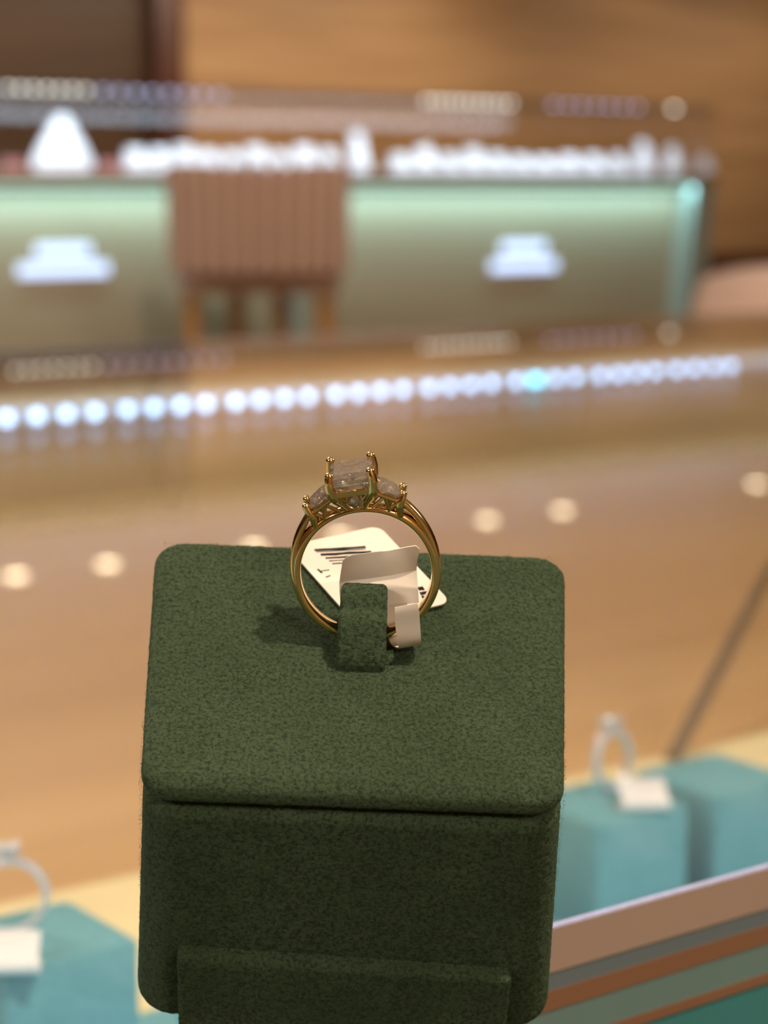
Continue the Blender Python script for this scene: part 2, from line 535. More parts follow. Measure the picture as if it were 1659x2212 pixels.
# ------------------------------------------------------------------ teal stands with rings
def two_tone(o, z):
    if o.data.materials[0] == M['gem']:
        o.data.materials.append(M['gem_p'])
        for p in o.data.polygons:
            if p.center.z < z - 0.02:
                p.material_index = 1
    return o
def facet_stone(name, hw, hd, mat, parent, crown, pav, cut=0.28, table=0.62, z=0.0, matx=None, step=0.86):
    """rectangular brilliant: cut corners, table, crown, girdle, pavilion"""
    def oct_(a, b, c, zz):
        k = min(a, b) * c
        return [(a, -b + k, zz), (a, b - k, zz), (a - k, b, zz), (-a + k, b, zz), (-a, b - k, zz), (-a, -b + k, zz), (-a + k, -b, zz), (a - k, -b, zz)]
    L = [oct_(hw * table, hd * (table + 0.06), cut * 1.1, z + crown), oct_(hw * step, hd * (step + .01), cut, z + crown * 0.66),
         oct_(hw, hd, cut, z + 0.04 * crown), oct_(hw, hd, cut, z - 0.08 * crown),
         oct_(hw * 0.72, hd * 0.74, cut * 1.2, z - pav * 0.48), oct_(hw * 0.34, hd * 0.42, cut * 1.4, z - pav * 0.84)]
    V = [p for l in L for p in l] + [(0, 0, z - pav)]
    Fc = [tuple(range(8))]
    for i in range(5):
        for k in range(8):
            a, b_, c, d = i * 8 + k, i * 8 + (k + 1) % 8, (i + 1) * 8 + (k + 1) % 8, (i + 1) * 8 + k
            if i in (3, 4):
                Fc += [(a, b_, c), (a, c, d)] if k % 2 else [(a, b_, d), (b_, c, d)]
            else:
                Fc.append((a, b_, c, d))
    for k in range(8):
        Fc.append((40 + k, 40 + (k + 1) % 8, 48))
    if matx is not None:
        V = [matx @ Vector(v) for v in V]
    return two_tone(mesh(name, V, Fc, mat, parent), z)
def round_stone(name, r, mat, parent, matx, n=8):
    V, Fc = [], []
    for (rr, z, off) in ((0.56, 0.32, 0), (0.80, 0.20, .5), (1.0, 0.02, 0), (1.0, -0.03, 0), (0.5, -0.46, .5)):
        for k in range(n):
            a = 2 * math.pi * (k + off) / n
            V.append(matx @ Vector((rr * r * math.cos(a), rr * r * math.sin(a), z * r)))
    V.append(matx @ Vector((0, 0, -0.86 * r)))
    Fc.append(tuple(range(n)))
    for i in range(4):
        for k in range(n):
            a, b_, c, d = i * n + k, i * n + (k + 1) % n, (i + 1) * n + (k + 1) % n, (i + 1) * n + k
            Fc += [(a, b_, c), (a, c, d)]
    for k in range(n):
        Fc.append((4 * n + k, 4 * n + (k + 1) % n, 5 * n))
    return mesh(name, V, Fc, mat, parent)

SH = STAND_TOP - DECK_Z - 0.003
def teal_stand(s_left, label):
    r = empty('ring_stand', sn(s_left + 0.02, NS + 0.02, DECK_Z + 0.003), E_ANG)
    tag(r, label, 'ring stand', 'teal ring stands in the showcase')
    o1 = rrect(0.0196, 0.0196, -0.0196, 0.0196, 0.003)
    o2 = rrect(0.020, 0.020, -0.020, 0.020, 0.003)
    o3 = rrect(0.0192, 0.0192, -0.0192, 0.0192, 0.0028)
    layered('block', [(o1, 0), (o2, 0.001), (o2, SH - 0.0016), (o3, SH - 0.0004), (rrect(.0184, .0184, -.0184, .0184, .0026), SH)], M['teal'], r, 40)
    return r
def small_ring(loc, rz, label, tilt=0.0, kind=0):
    mt = Matrix.Translation(loc) @ Matrix.Rotation(rz, 4, 'Z') @ Matrix.Rotation(tilt, 4, 'X')
    r = empty('diamond_ring', mat4=mt)
    tag(r, label, 'ring')
    R = 0.0094
    path = [(R * math.cos(a), 0, R * math.sin(a)) for a in (2 * math.pi * k / 48 for k in range(48))]
    fr = lambda i: (Vector(path[i]).normalized(), Vector((0, 1, 0)))
    sweep('band', path, [(-.0007, -.0013), (.0005, -.0013), (.0009, -.0007), (.0009, .0007), (.0005, .0013), (-.0007, .0013)], fr, M['silver'], r, closed=True)
    facet_stone('centre_stone', 0.0029, 0.0029, M['gem_s'], r, 0.0011, 0.0026, z=R + 0.0038)
    for sx in (-1, 1):
        for sy in (-1, 1):
            tube('prong', [(sx * .0010, sy * .0007, R + .0002), (sx * .0023, sy * .0022, R + .0022), (sx * .0027, sy * .0027, R + .0043), (sx * .0025, sy * .0025, R + .0047)], .0004, M['silver'], r, 8)
    for k in range(10):
        for sg in (-1, 1):
            a = math.pi / 2 + sg * (0.36 + 0.135 * k)
            mx = Matrix.Translation((R * math.cos(a), 0, R * math.sin(a))) @ Matrix.Rotation(math.pi / 2 - a, 4, 'Y') @ Matrix.Translation((0, 0, 0.0010))
            round_stone('pave_stone', 0.00115, M['gem_s'], r, mx, 6)
    return r
def folded_tag(loc, rz, label, w=0.012, d=0.008):
    r = empty('price_tag', loc, rz)
    tag(r, label, 'tag')
    box('card', (-w / 2, -d, 0.0003), (w / 2, 0, 0.0009), M['white'], r, 0.0002)
    n = 10
    P = []
    for k in range(n + 1):
        a = math.pi * k / n
        P.append(Vector((0, -d + 0.0012 * math.sin(a) * -1.0, 0.0006 + 0.0028 * (1 - math.cos(a)) / 2)))
    P += [Vector((0, -d * .2, 0.0052)), Vector((0, d * .3, 0.0074))]
    V = [(sx * w / 2 * 0.95, p.y, p.z + t) for p in P for (sx, t) in ((-1, 0), (1, 0), (1, .0003), (-1, .0003))]
    Fc = []
    for i in range(len(P) - 1):
        for k in range(4):
            Fc.append((i * 4 + k, i * 4 + (k + 1) % 4, (i + 1) * 4 + (k + 1) % 4, (i + 1) * 4 + k))
    Fc += [(0, 1, 2, 3), tuple(len(V) - 4 + k for k in range(4))]
    mesh('folded_flap', V, Fc, M['white'], r, 50)
    return r
sR = to_sn(at_z(1320, 1795, STAND_TOP))[0]
sL = to_sn(at_z(290, 2020, STAND_TOP))[0] - 0.04
teal_stand(sR, 'teal suede ring stand right of the green box')
teal_stand(sL, 'teal suede ring stand at lower left corner of the photo')
teal_stand(sR + 0.052, 'teal suede ring stand cut by the right edge of the photo')
def on_stand(px, py, dz=0.0):
    return at_z(px, py, STAND_TOP + dz)
rp = on_stand(1322, 1706)
small_ring(rp + Vector((0, 0, 0.0100)), 0.85, 'sparkling white diamond ring on the teal stand right of the green box', -0.10)
folded_tag(on_stand(1385, 1736), E_ANG + 0.62 - 1.2, 'white folded price tag on the teal stand right of the green box', 0.016, 0.009)
rl = on_stand(22, 2015)
small_ring(rl + Vector((0, 0, 0.0100)), E_ANG - 0.45, 'pave diamond ring on the lower left teal stand', -0.10)
folded_tag(on_stand(35, 2080), E_ANG - 0.55, 'white folded price tag at the lower left edge of the photo', 0.013, 0.009)

# ------------------------------------------------------------------ far counter
N_C = 5.03
far = empty('far_jewellery_counter', (O2.x, O2.y, 0), E_ANG)
tag(far, 'olive jewellery counter with glass vitrine and aqua glow across the aisle', 'counter')
M['body'] = plain('olive_lacquer', S(150, 136, 114), 0.5, 0, 0.3, 0.04, 2)
M['base'] = plain('brown_rim', S(132, 100, 66), 0.45)
M['aqua'] = emit('aqua_cove', (0.50, 1.0, 0.88, 1), 0.9)
M['post'] = plain('pale_metal_post', S(172, 184, 180), 0.35, 0.5)
M['sign'] = emit('sign_glow', (0.46, 0.62, 1.0, 1), 1.45)
M['rim_dot'] = emit('rim_glint', (0.95, 0.92, 0.78, 1), 3.6)  # glow stands in for ceiling lights reflected on the vitrine rim
M['glint_lilac'] = emit('rim_glint_lilac', (0.62, 0.60, 1.0, 1), 2.2)
S_C1 = to_sn(on_n(1548, 400, N_C))[0]
S_C0 = to_sn(on_n(-900, 400, N_C))[0]
zb = CAM.z
def dz_at(px, py, n=N_C):
    return on_n(px, py, n).z
Z_TOP = dz_at(830, 212)
Z_BASE1, Z_BASE0 = dz_at(830, 374), dz_at(830, 398)
D_C = 0.60
S_J = to_sn(on_n(650, 600, N_C + 0.06))[0]
box('body', (S_C0, N_C + 0.085, 0.08), (S_C1 - 0.02, N_C + D_C, Z_BASE0), M['body'], far, 0.002)
box('plinth', (S_C0, N_C + 0.10, 0.0), (S_C1 - 0.05, N_C + D_C, 0.08), M['dark'], far)
box('rim_board', (S_C0, N_C, Z_BASE0), (S_C1, N_C + D_C, Z_BASE1), M['base'], far, 0.003)
box('cove_light', (S_C0, N_C + 0.012, Z_BASE0 - 0.010), (S_C1 - 0.03, N_C + 0.030, Z_BASE0 - 0.001), M['aqua'], far)
lc = lamp('AREA', sn((S_C0 + S_C1) / 2, N_C + 0.03, Z_BASE0 - 0.014), 9.2, (0.46, 0.92, 1.0), None, shape='RECTANGLE', size=S_C1 - S_C0, size_y=0.012)
lc.rotation_euler = (math.radians(0), 0, E_ANG)
box('joint_strip', (S_J - 0.028, N_C + 0.070, 0.08), (S_J + 0.028, N_C + 0.084, Z_BASE0 - 0.12), M['post'], far)
# slanting end post
def prism_sz(name, pts, n0, n1, mat, parent):
    V = [(s, n0, z) for s, z in pts] + [(s, n1, z) for s, z in pts]
    k = len(pts)
    Fc = [tuple(range(k)), tuple(range(k, 2 * k))] + [(i, (i + 1) % k, k + (i + 1) % k, k + i) for i in range(k)]
    return mesh(name, V, Fc, mat, parent)
sp = [to_sn(on_n(px, 500, N_C))[0] for px in (1503, 1546, 1532, 1503, 1484)]
zf = dz_at(1490, 690)
prism_sz('end_post', [(sp[0], Z_BASE0), (sp[1], Z_BASE0), (sp[3] - 0.03, 0.0), (sp[4] - 0.06, 0.0)], N_C + 0.004, N_C + 0.085, M['post'], far)
# vitrine
box('vitrine_front', (S_C0, N_C + 0.01, Z_BASE1), (S_C1 - 0.012, N_C + 0.018, Z_TOP), M['glass'], far)
box('vitrine_back', (S_C0, N_C + D_C - 0.018, Z_BASE1), (S_C1 - 0.012, N_C + D_C - 0.01, Z_TOP), M['glass'], far)
box('vitrine_end', (S_C1 - 0.012, N_C + 0.01, Z_BASE1), (S_C1 - 0.004, N_C + D_C - 0.01, Z_TOP), M['glass'], far)
box('vitrine_top', (S_C0, N_C, Z_TOP), (S_C1, N_C + D_C, Z_TOP + 0.01), M['glass'], far)
box('front_rim', (S_C0, N_C + 0.018, Z_TOP - 0.010), (S_C1 - 0.012, N_C + 0.030, Z_TOP), M['rail_grey'], far)
def rim_glints(px0, px1, step, mt, size=0.006):  # painted glints: ceiling lights reflected in the vitrine top, as glowing boxes
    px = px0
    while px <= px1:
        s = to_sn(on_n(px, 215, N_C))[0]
        box('rim_glint_box', (s - size, N_C + 0.004, Z_TOP - 0.008), (s + size, N_C + 0.0098, Z_TOP + 0.0), mt, far)
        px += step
rim_glints(20, 190, 28, M['rim_dot'])
rim_glints(225, 480, 36, M['glint_lilac'])
rim_glints(925, 1120, 20, M['rim_dot'])
rim_glints(1200, 1380, 30, M['glint_lilac'])
rim_glints(1460, 1461, 20, M['rim_dot'], 0.012)
box('vitrine_floor', (S_C0 + 0.01, N_C + 0.03, Z_BASE1), (S_C1 - 0.03, N_C + D_C - 0.03, Z_BASE1 + 0.006), M['white'], far)
lv = lamp('AREA', sn((S_C0 + S_C1) / 2, N_C + 0.09, Z_TOP - 0.035), 9.0, (0.66, 0.83, 1.0), None, shape='RECTANGLE', size=S_C1 - S_C0 - 0.1, size_y=0.10)
lv.rotation_euler = (math.radians(16), 0, E_ANG)
# lit signs of two rows of letters, too blurred to read: rows of upright letter strokes
def sign(px, wtop, wbot, py_t, py_b):
    c = on_n(px, (py_t + py_b) / 2, N_C + 0.07)
    r = empty('lit_sign')
    r.parent = far
    s0, n0 = to_sn(c)
    for (py, wpx, n, hh) in ((py_t, wtop, 5, 0.017), (py_b, wbot, 9, 0.017)):
        a, b_ = to_sn(on_n(px - wpx / 2, py, N_C + .07))[0], to_sn(on_n(px + wpx / 2, py, N_C + .07))[0]
        zz = dz_at(px, py, N_C + .07)
        pitch = (b_ - a) / n
        for k in range(n):
            x0 = a + pitch * k
            w = pitch * 0.72
            t = w * 0.3
            V, Fc = [], []
            rects = [(x0, x0 + t, -hh, hh), (x0 + w - t, x0 + w, -hh, hh)]
            rects.append((x0 + t, x0 + w - t, hh - 2 * t * .5, hh) if k % 2 else (x0 + t, x0 + w - t, -t * .5, t * .5))
            for (q0, q1, y0, y1) in rects:
                i = len(V)
                V += [(q0, N_C + .07, zz + y0), (q1, N_C + .07, zz + y0), (q1, N_C + .07, zz + y1), (q0, N_C + .07, zz + y1),
                      (q0, N_C + .085, zz + y0), (q1, N_C + .085, zz + y0), (q1, N_C + .085, zz + y1), (q0, N_C + .085, zz + y1)]
                Fc += [(i, i + 1, i + 2, i + 3), (i + 4, i + 5, i + 6, i + 7), (i, i + 1, i + 5, i + 4), (i + 1, i + 2, i + 6, i + 5), (i + 2, i + 3, i + 7, i + 6), (i + 3, i, i + 4, i + 7)]
            mesh('letter', V, Fc, M['sign'], r)
sign(142, 120, 196, 541, 582)
sign(1137, 96, 140, 534, 573)

# things inside the vitrine
def display_stand(px, n, w, h, label, group, cat='display stand'):
    s = to_sn(on_n(px, 380, N_C + n))[0]
    r = empty('jewellery_stand', sn(s, N_C + n, Z_BASE1 + 0.006), E_ANG)
    tag(r, label, cat, group)
    box('base', (-w / 2, -w * .45, 0), (w / 2, w * .45, h * 0.25), M['white'], r, h * 0.03)
    V = [(-w * .42, -w * .3, h * .25), (w * .42, -w * .3, h * .25), (w * .42, w * .4, h * .25), (-w * .42, w * .4, h * .25),
         (-w * .36, w * .1, h), (w * .36, w * .1, h), (w * .36, w * .34, h), (-w * .36, w * .34, h)]
    mesh('slanted_back', V, [(0, 1, 2, 3), (4, 5, 6, 7), (0, 1, 5, 4), (1, 2, 6, 5), (2, 3, 7, 6), (3, 0, 4, 7)], M['white'], r)
    return r
for px in [q for q in range(296, 1350, 52) if abs(q - 775) > 45]:
    display_stand(px, 0.14 + 0.10 * random.random(), random.uniform(.064, .080), random.uniform(.050, .084), 'small white jewellery stand in the row inside the far vitrine', 'low white stands inside the far vitrine')
display_stand(775, 0.22, 0.055, 0.125, 'taller white jewellery stand above the right side of the pink stool', None)
display_stand(1390, 0.22, 0.055, 0.110, 'tall white stand third from the right end of the vitrine', None)
display_stand(1455, 0.20, 0.055, 0.095, 'tall white stand second from the right end of the vitrine', None)
display_stand(1525, 0.20, 0.050, 0.065, 'low white stand nearest the right end of the vitrine', None)
# necklace bust
s = to_sn(on_n(135, 380, N_C + 0.2))[0]
bust = empty('necklace_bust', sn(s, N_C + 0.2, Z_BASE1 + 0.006), E_ANG)
tag(bust, 'white cone-shaped necklace bust at the left inside the far vitrine', 'bust')
L = []
for (hw, d, zz) in ((0.094, 0.034, 0.0), (0.098, 0.038, 0.02), (0.084, 0.038, 0.05), (0.060, 0.032, 0.09), (0.036, 0.022, 0.125), (0.022, 0.018, 0.150), (0.012, 0.010, 0.158)):
    L.append(([(hw * math.cos(2 * math.pi * k / 20), d * math.sin(2 * math.pi * k / 20)) for k in range(20)], zz))
layered('shell', L, M['white'], bust, 50)
M['rose'] = plain('rose_cushion', S(190, 120, 116), 0.7)
for i, px in enumerate((30, 240)):
    s = to_sn(on_n(px, 385, N_C + .1))[0]
    o = box('cushion', (-0.032, -0.02, 0), (0.032, 0.02, 0.024), M['rose'], None, 0.008, 3)
    o.location = sn(s, N_C + .1, Z_BASE1 + 0.006)
    o.rotation_euler = (0, 0, E_ANG)
    tag(o, 'rose cushion %s of the white necklace bust' % ('left' if i == 0 else 'right'), 'cushion', 'rose cushions by the bust')

# ------------------------------------------------------------------ chairs
M['pink'] = plain('dusty_pink_velvet', S(168, 138, 124), 0.85, 0, 0.2, 0.05, 20)
M['leg'] = wood('chair_leg_wood', S(140, 96, 48), S(160, 112, 60), 20, 8, 0.5, 2)
def bar_chair(loc, rz, label, zt, zb_, w=0.45, arms=True):
    r = empty('upholstered_chair', loc, rz)
    tag(r, label, 'chair')
    n = 11
    R = w * 0.62
    half = math.asin(min(0.97, (w / 2) / R))
    y0 = R * math.cos(half)
    for k in range(n):                               # vertical channels round the back
        a = -half + 2 * half * (k + .5) / n
        cx, cy = R * math.sin(a), -(R * math.cos(a) - y0) * 1.0
        wd_ = 2 * half * R / n / 2 * 1.06
        tt = 1.0
        pts = []
        for (zz, sc_) in ((zb_, .75), (zb_ + .02, 1), (zt - .05, 1), (zt - .015, .92), (zt, .6)):
            pts.append(([(cx * (1 + .04 * (zz - zb_) / (zt - zb_)) + wd_ * math.cos(q) * math.cos(a) * sc_ - 0.03 * math.sin(q) * math.sin(a) * sc_ * -1,
                          cy + wd_ * math.cos(q) * math.sin(a) * sc_ - 0.03 * math.sin(q) * math.cos(a) * sc_) for q in (2 * math.pi * j / 12 for j in range(12))], zz))
        layered('back_channel', pts, M['pink'], r, 60)
    L = []
    for (sc_, zz) in ((.9, zb_ - .06), (1, zb_ - .05), (1, zb_ + .01), (.93, zb_ + .03)):
        L.append(([(x * sc_, y * sc_ + w * .42) for x, y in rrect(w * .50, w * .50, -w * .42, w * .42, .07)], zz))
    layered('seat', L, M['pink'], r, 50)
    for (sx, y) in ((-.40, .05), (.40, .05), (-.14, w * .75), (.14, w * .75)):
        x = sx * w
        tube('leg', [(x, y, zb_ - .05), (x * 1.04, y, zb_ * .5), (x * 1.10, y, 0)], .02, M['leg'], r, 10, radii=[.024, .021, .016])
    zz = zb_ * .38
    for (x0, y0_, x1, y1) in ((-1, .05, 1, .05),):
        tube('foot_rail', [(x0 * w * .425, y0_, zz), (x1 * w * .425, y1, zz)], .010, M['leg'], r, 8)
    return r
cp = CAM + ray(558, 480) * 5.75
bar_chair((cp.x, cp.y, 0), 0.06, 'high dusty pink channel-backed chair before the far counter', dz_at(558, 385) if False else (CAM + ray(558, 352) * 5.75).z, (CAM + ray(558, 588) * 5.75).z, 0.46)
# tub armchair at the right
ap = CAM + ray(1800, 640) * 4.4
arm = empty('tub_armchair', (ap.x, ap.y, 0), -0.35)
tag(arm, 'pale pink rounded tub armchair at the right edge', 'armchair')
M['pale_pink'] = plain('pale_pink_velvet', S(226, 196, 182), 0.85, 0, 0.2, 0.05, 20)
zt = (CAM + ray(1640, 568) * 4.4).z
path, scl = [], []
for k in range(33):
    a = math.radians(-115 + 230 * k / 32)
    path.append((0.29 * math.sin(a), 0.26 - 0.29 * math.cos(a), zt - 0.22 - 0.10 * (1 - math.cos(a)) * .5))
    scl.append(1)
def afr(i):
    a = math.radians(-115 + 230 * i / 32)
    return Vector((math.sin(a), -math.cos(a), 0)), Vector((0, 0, 1))
prof = [(0.05 * math.copysign(abs(math.cos(q)) ** .6, math.cos(q)), 0.22 * math.copysign(abs(math.sin(q)) ** .45, math.sin(q))) for q in (2 * math.pi * k / 24 for k in range(24))]
sweep('backrest', path, prof, afr, M['pale_pink'], arm, smooth=60)
layered('seat', [([(x, y + .26) for x, y in rrect(.25 * q, .25 * q, -.24 * q, .27 * q, .09)], zz) for q, zz in ((.94, .30), (1, .32), (1, .43), (.93, .45))], M['pale_pink'], arm, 50)
for (x, y) in ((-.19, .08), (.19, .08), (-.19, .44), (.19, .44)):
    tube('leg', [(x, y, .31), (x * 1.06, y, .15), (x * 1.1, y, 0)], .018, M['leg'], arm, 10, radii=[.022, .018, .013])

# ------------------------------------------------------------------ the green ring box
yaw, pit, rol = -0.0155, math.radians(30), 0.0498
BM = Matrix.Translation(CAM + Vector((-0.004, 0.2576, -0.0763))) @ Matrix.Rotation(yaw, 4, 'Z') @ Matrix.Rotation(pit, 4, 'X') @ Matrix.Rotation(rol, 4, 'Y')
BI = BM.inverted()
WF, WB, BD, BH, WBT = 0.055, 0.0596, 0.0491, 0.049, 0.0588
gbox = empty('ring_display_box', mat4=BM)
tag(gbox, 'dark green suede ring display box standing tilted on the glass edge', 'ring box')
def lp(px, py, w=0.0):
    """point of the lid plane (or w above it) in box coordinates"""
    n = (BM.to_3x3() @ Vector((0, 0, 1)))
    return BI @ hit(px, py, BM @ Vector((0, 0, w)), n)
def vp(px, py, v):
    """point of the plane depth = v in box coordinates"""
    n = (BM.to_3x3() @ Vector((0, 1, 0)))
    return BI @ hit(px, py, BM @ Vector((0, v, 0)), n)
def edge_layers(fn, w_top, w_bot, r_top, r_bot, n=6):
    L = []
    for k in range(n + 1):
        a = math.pi / 2 * k / n
        L.append((fn(r_bot * (1 - math.sin(a)), 0), w_bot + r_bot * (1 - math.cos(a))))
    for k in range(1, 5):
        t = k / 5
        L.append((fn(0, t), w_bot + r_bot + (w_top - r_top - w_bot - r_bot) * t))
    for k in range(n + 1):
        a = math.pi / 2 * k / n
        L.append((fn(r_top * (1 - math.cos(a)), 1), w_top - r_top + r_top * math.sin(a)))
    return L
LT = 0.0042
lid = layered('lid', edge_layers(lambda i, t: rrect(WF / 2 - i, WB / 2 - i, 0 + i, BD - i, max(0.0042 - i * .6, .001), 8), 0, -LT, 0.0020, 0.0016), M['suede'], gbox, 60)
def body_outline(i, t):
    q = 1 - t
    hf, hb = (WF + (WBT - WF) * q) / 2, (WB + (WBT - WF) * q * .6) / 2
    return rrect(hf - i, hb - i, i - 0.0002, BD - i, max(0.0052 - i * .6, .001), 8)
body = layered('body', edge_layers(body_outline, -LT - 0.0008, -BH, 0.0016, 0.0035), M['suede'], gbox, 60)
# front panel: proud board on the lower front
pts = [lp(0, 0)]
fp = [vp(380, 2068, -0.0024), vp(1106, 2119, -0.0024)]
pl, pr = fp[0].x, fp[1].x
ptop = (fp[0].z + fp[1].z) / 2
pn = empty('front_panel')
bpy.data.objects.remove(pn)
def panel_mesh():
    y0, y1 = -0.0024, 0.0012
    zt0, zt1, zb2 = fp[0].z, fp[1].z, -BH - 0.0075
    bm = bmesh.new()
    vs_ = [bm.verts.new(c) for c in ((pl, y0, zb2), (pr, y0, zb2), (pr, y0, zt1), (pl, y0, zt0), (pl, y1, zb2), (pr, y1, zb2), (pr, y1, zt1), (pl, y1, zt0))]
    for f_ in ((0, 1, 2, 3), (7, 6, 5, 4), (0, 4, 5, 1), (1, 5, 6, 2), (2, 6, 7, 3), (3, 7, 4, 0)):
        bm.faces.new([vs_[k] for k in f_])
    bmesh.ops.bevel(bm, geom=bm.edges[:], offset=0.0007, segments=3, affect='EDGES', profile=0.5)
    me = bpy.data.meshes.new('front_panel')
    bm.to_mesh(me)
    bm.free()
    return me
link('front_panel', panel_mesh(), M['suede'], gbox, 40)
tex = bpy.data.textures.new('suede_relief', 'CLOUDS')
tex.noise_scale = 0.0007
tex.noise_depth = 3
def relief(o, vox=0.00036, amt=0.00030):
    md = o.modifiers.new('weave', 'REMESH')
    md.mode = 'VOXEL'
    md.voxel_size = vox
    md.use_smooth_shade = True
    dp_ = o.modifiers.new('nap', 'DISPLACE')
    dp_.texture = tex
    dp_.texture_coords = 'LOCAL'
    dp_.strength = amt
    dp_.mid_level = 0.5
for o in [c for c in gbox.children]:
    relief(o)
# slanting foot under the box that carries it on the glass
fw = 0.034
cw = [(-0.022, 0.020), (0.004, 0.020), (0.004, 0.046), (-0.022, 0.046)]
topv = [Vector((x, y, -BH + 0.0005)) for x, y in cw]
botv = []
for (x, y), dx, dy in zip(cw, (-.000, .0, .0, -.002), (0.010, 0.010, 0.024, 0.024)):
    wp = BM @ Vector((x, y, -BH))
    botv.append(BI @ Vector((wp.x + dx - .006, wp.y + dy - .006, GLASS_Z + 0.0003)))
mesh('foot', topv + botv, [(0, 1, 2, 3), (4, 5, 6, 7), (0, 1, 5, 4), (1, 2, 6, 5), (2, 3, 7, 6), (3, 0, 4, 7)], M['suede'], gbox)

# ------------------------------------------------------------------ the ring
LEAN = math.radians(18)
rb = lp(784, 1395)
RO, RI = 0.01025, 0.0092
rc = rb + Vector((0, math.sin(LEAN), math.cos(LEAN))) * (RO + 0.0009)
RM = BM @ Matrix.Translation(rc) @ Matrix.Rotation(-LEAN, 4, 'X') @ Matrix.Rotation(math.radians(-10.5), 4, 'Y') @ Matrix.Scale(0.00098, 4)
ring = empty('gold_diamond_ring', mat4=RM)
ring.empty_display_size = 1
tag(ring, 'yellow gold three-stone diamond ring standing in the green ring box', 'ring')
G = M['gold']
NB_ = 128
def pol(r, a, y=0.0):
    return Vector((r * math.sin(a), y, r * math.cos(a)))
path = [pol(1, 2 * math.pi * k / NB_) for k in range(NB_)]
prof = [(9.12, -.92), (9.12, .92), (9.3, 1.15), (9.75, 1.18), (10.15, .98), (10.4, .5), (10.45, 0), (10.4, -.5), (10.15, -.98), (9.75, -1.18), (9.3, -1.15)]
V, Fc = [], []
for k in range(NB_):
    a = 2 * math.pi * k / NB_
    # band is thinner where it passes under the head
    hd = max(0.0, math.cos(a)) ** 6
    for (r_, y_) in prof:
        rr = 9.2 + (r_ - 9.2) * (1 - 0.25 * hd)
        V.append(pol(rr, a, y_ * (1 + 0.12 * hd)))
m_ = len(prof)
for k in range(NB_):
    for j in range(m_):
        Fc.append((k * m_ + j, k * m_ + (j + 1) % m_, ((k + 1) % NB_) * m_ + (j + 1) % m_, ((k + 1) % NB_) * m_ + j))
mesh('band', V, Fc, G, ring, 60)
for sg in (-1, 1):                                   # cathedral shoulders, split from the band
    P, fr, sc_ = [], [], []
    for k in range(25):
        t = k / 24
        a = math.radians(112 + (33 - 112) * t)
        rr = 9.80 + 1.75 * t ** 2.2
        P.append(pol(rr, sg * a))
    for k in range(25):
        tg = (P[min(k + 1, 24)] - P[max(k - 1, 0)]).normalized()
        b_ = Vector((0, 1, 0))
        fr.append((tg.cross(b_).normalized(), b_))
        sc_.append((1 - .12 * k / 24, 1 - .08 * k / 24))
    sweep('shoulder', P, [(.60 * math.copysign(abs(math.cos(q)) ** .8, math.cos(q)), 1.12 * math.copysign(abs(math.sin(q)) ** .8, math.sin(q))) for q in (2 * math.pi * j / 16 for j in range(16))], lambda i: fr[i], G, ring, scales=sc_)
HW, HD, ZG, ZR = 3.05, 3.5, 14.2, 12.9             # centre stone half sizes, girdle and rail heights
facet_stone('centre_stone', HW, HD, M['gem'], ring, 1.45, 3.0, cut=0.2, table=0.74, z=ZG, step=0.95)
for sx in (-1, 1):
    for sy in (-1, 1):
        pth = [(sx * 1.25, sy * 1.15, 9.9), (sx * 1.75, sy * 1.7, 10.9), (sx * 2.45, sy * 2.75, 12.0), (sx * 2.88, sy * 3.32, 13.0), (sx * 2.98, sy * 3.42, 14.3), (sx * 2.92, sy * 3.34, 15.2), (sx * 2.82, sy * 3.22, 15.55)]
        pg = tube('prong', pth, .5, G, ring, 12, radii=[.42, .50, .62, .70, .64, .60, .58])
        ball('prong_tip', (sx * 2.80, sy * 3.2, 15.62), .62, G, pg)
# gallery rail under the centre stone
rl_ = [(2.75, -3.2), (2.75, 3.2), (-2.75, 3.2), (-2.75, -3.2)]
for i in range(4):
    a, b_ = rl_[i], rl_[(i + 1) % 4]
    d = Vector((b_[0] - a[0], b_[1] - a[1], 0)).normalized()
    side = Vector((d.y, -d.x, 0))
    sweep('gallery_rail', [Vector((a[0], a[1], ZR)), Vector((b_[0], b_[1], ZR))], [(-.28, -.36), (.28, -.36), (.34, 0), (.28, .36), (-.28, .36)], lambda k, s_=side: (s_, Vector((0, 0, 1))), G, ring, smooth=30)
for sy in (-1, 1):                                    # peekaboo bezel and struts, front and back
    mx = Matrix.Translation((0, sy * 1.75, 11.2)) @ Matrix.Rotation(sy * -math.pi / 2 * 1.0, 4, 'X')
    tube('bezel', [mx @ Vector((1.12 * math.cos(2 * math.pi * k / 28), 1.12 * math.sin(2 * math.pi * k / 28), 0)) for k in range(28)], .26, G, ring, 8, closed=True)
    round_stone('accent_stone', 1.0, M['gem'], ring, mx)
    for sx in (-1, 1):
        tube('strut', [(sx * .55, sy * 1.35, 10.1), (sx * 1.25, sy * 2.0, 11.4), (sx * 2.2, sy * 2.95, 12.7)], .2, G, ring, 8)
        tube('strut', [(sx * .80, sy * 1.85, 12.0), (sx * 1.5, sy * 2.7, 12.7)], .2, G, ring, 8)
    box('under_plate', (-1.7, sy * 1.1 - .35, 9.85), (1.7, sy * 1.1 + .35, 10.55), G, ring, .15)
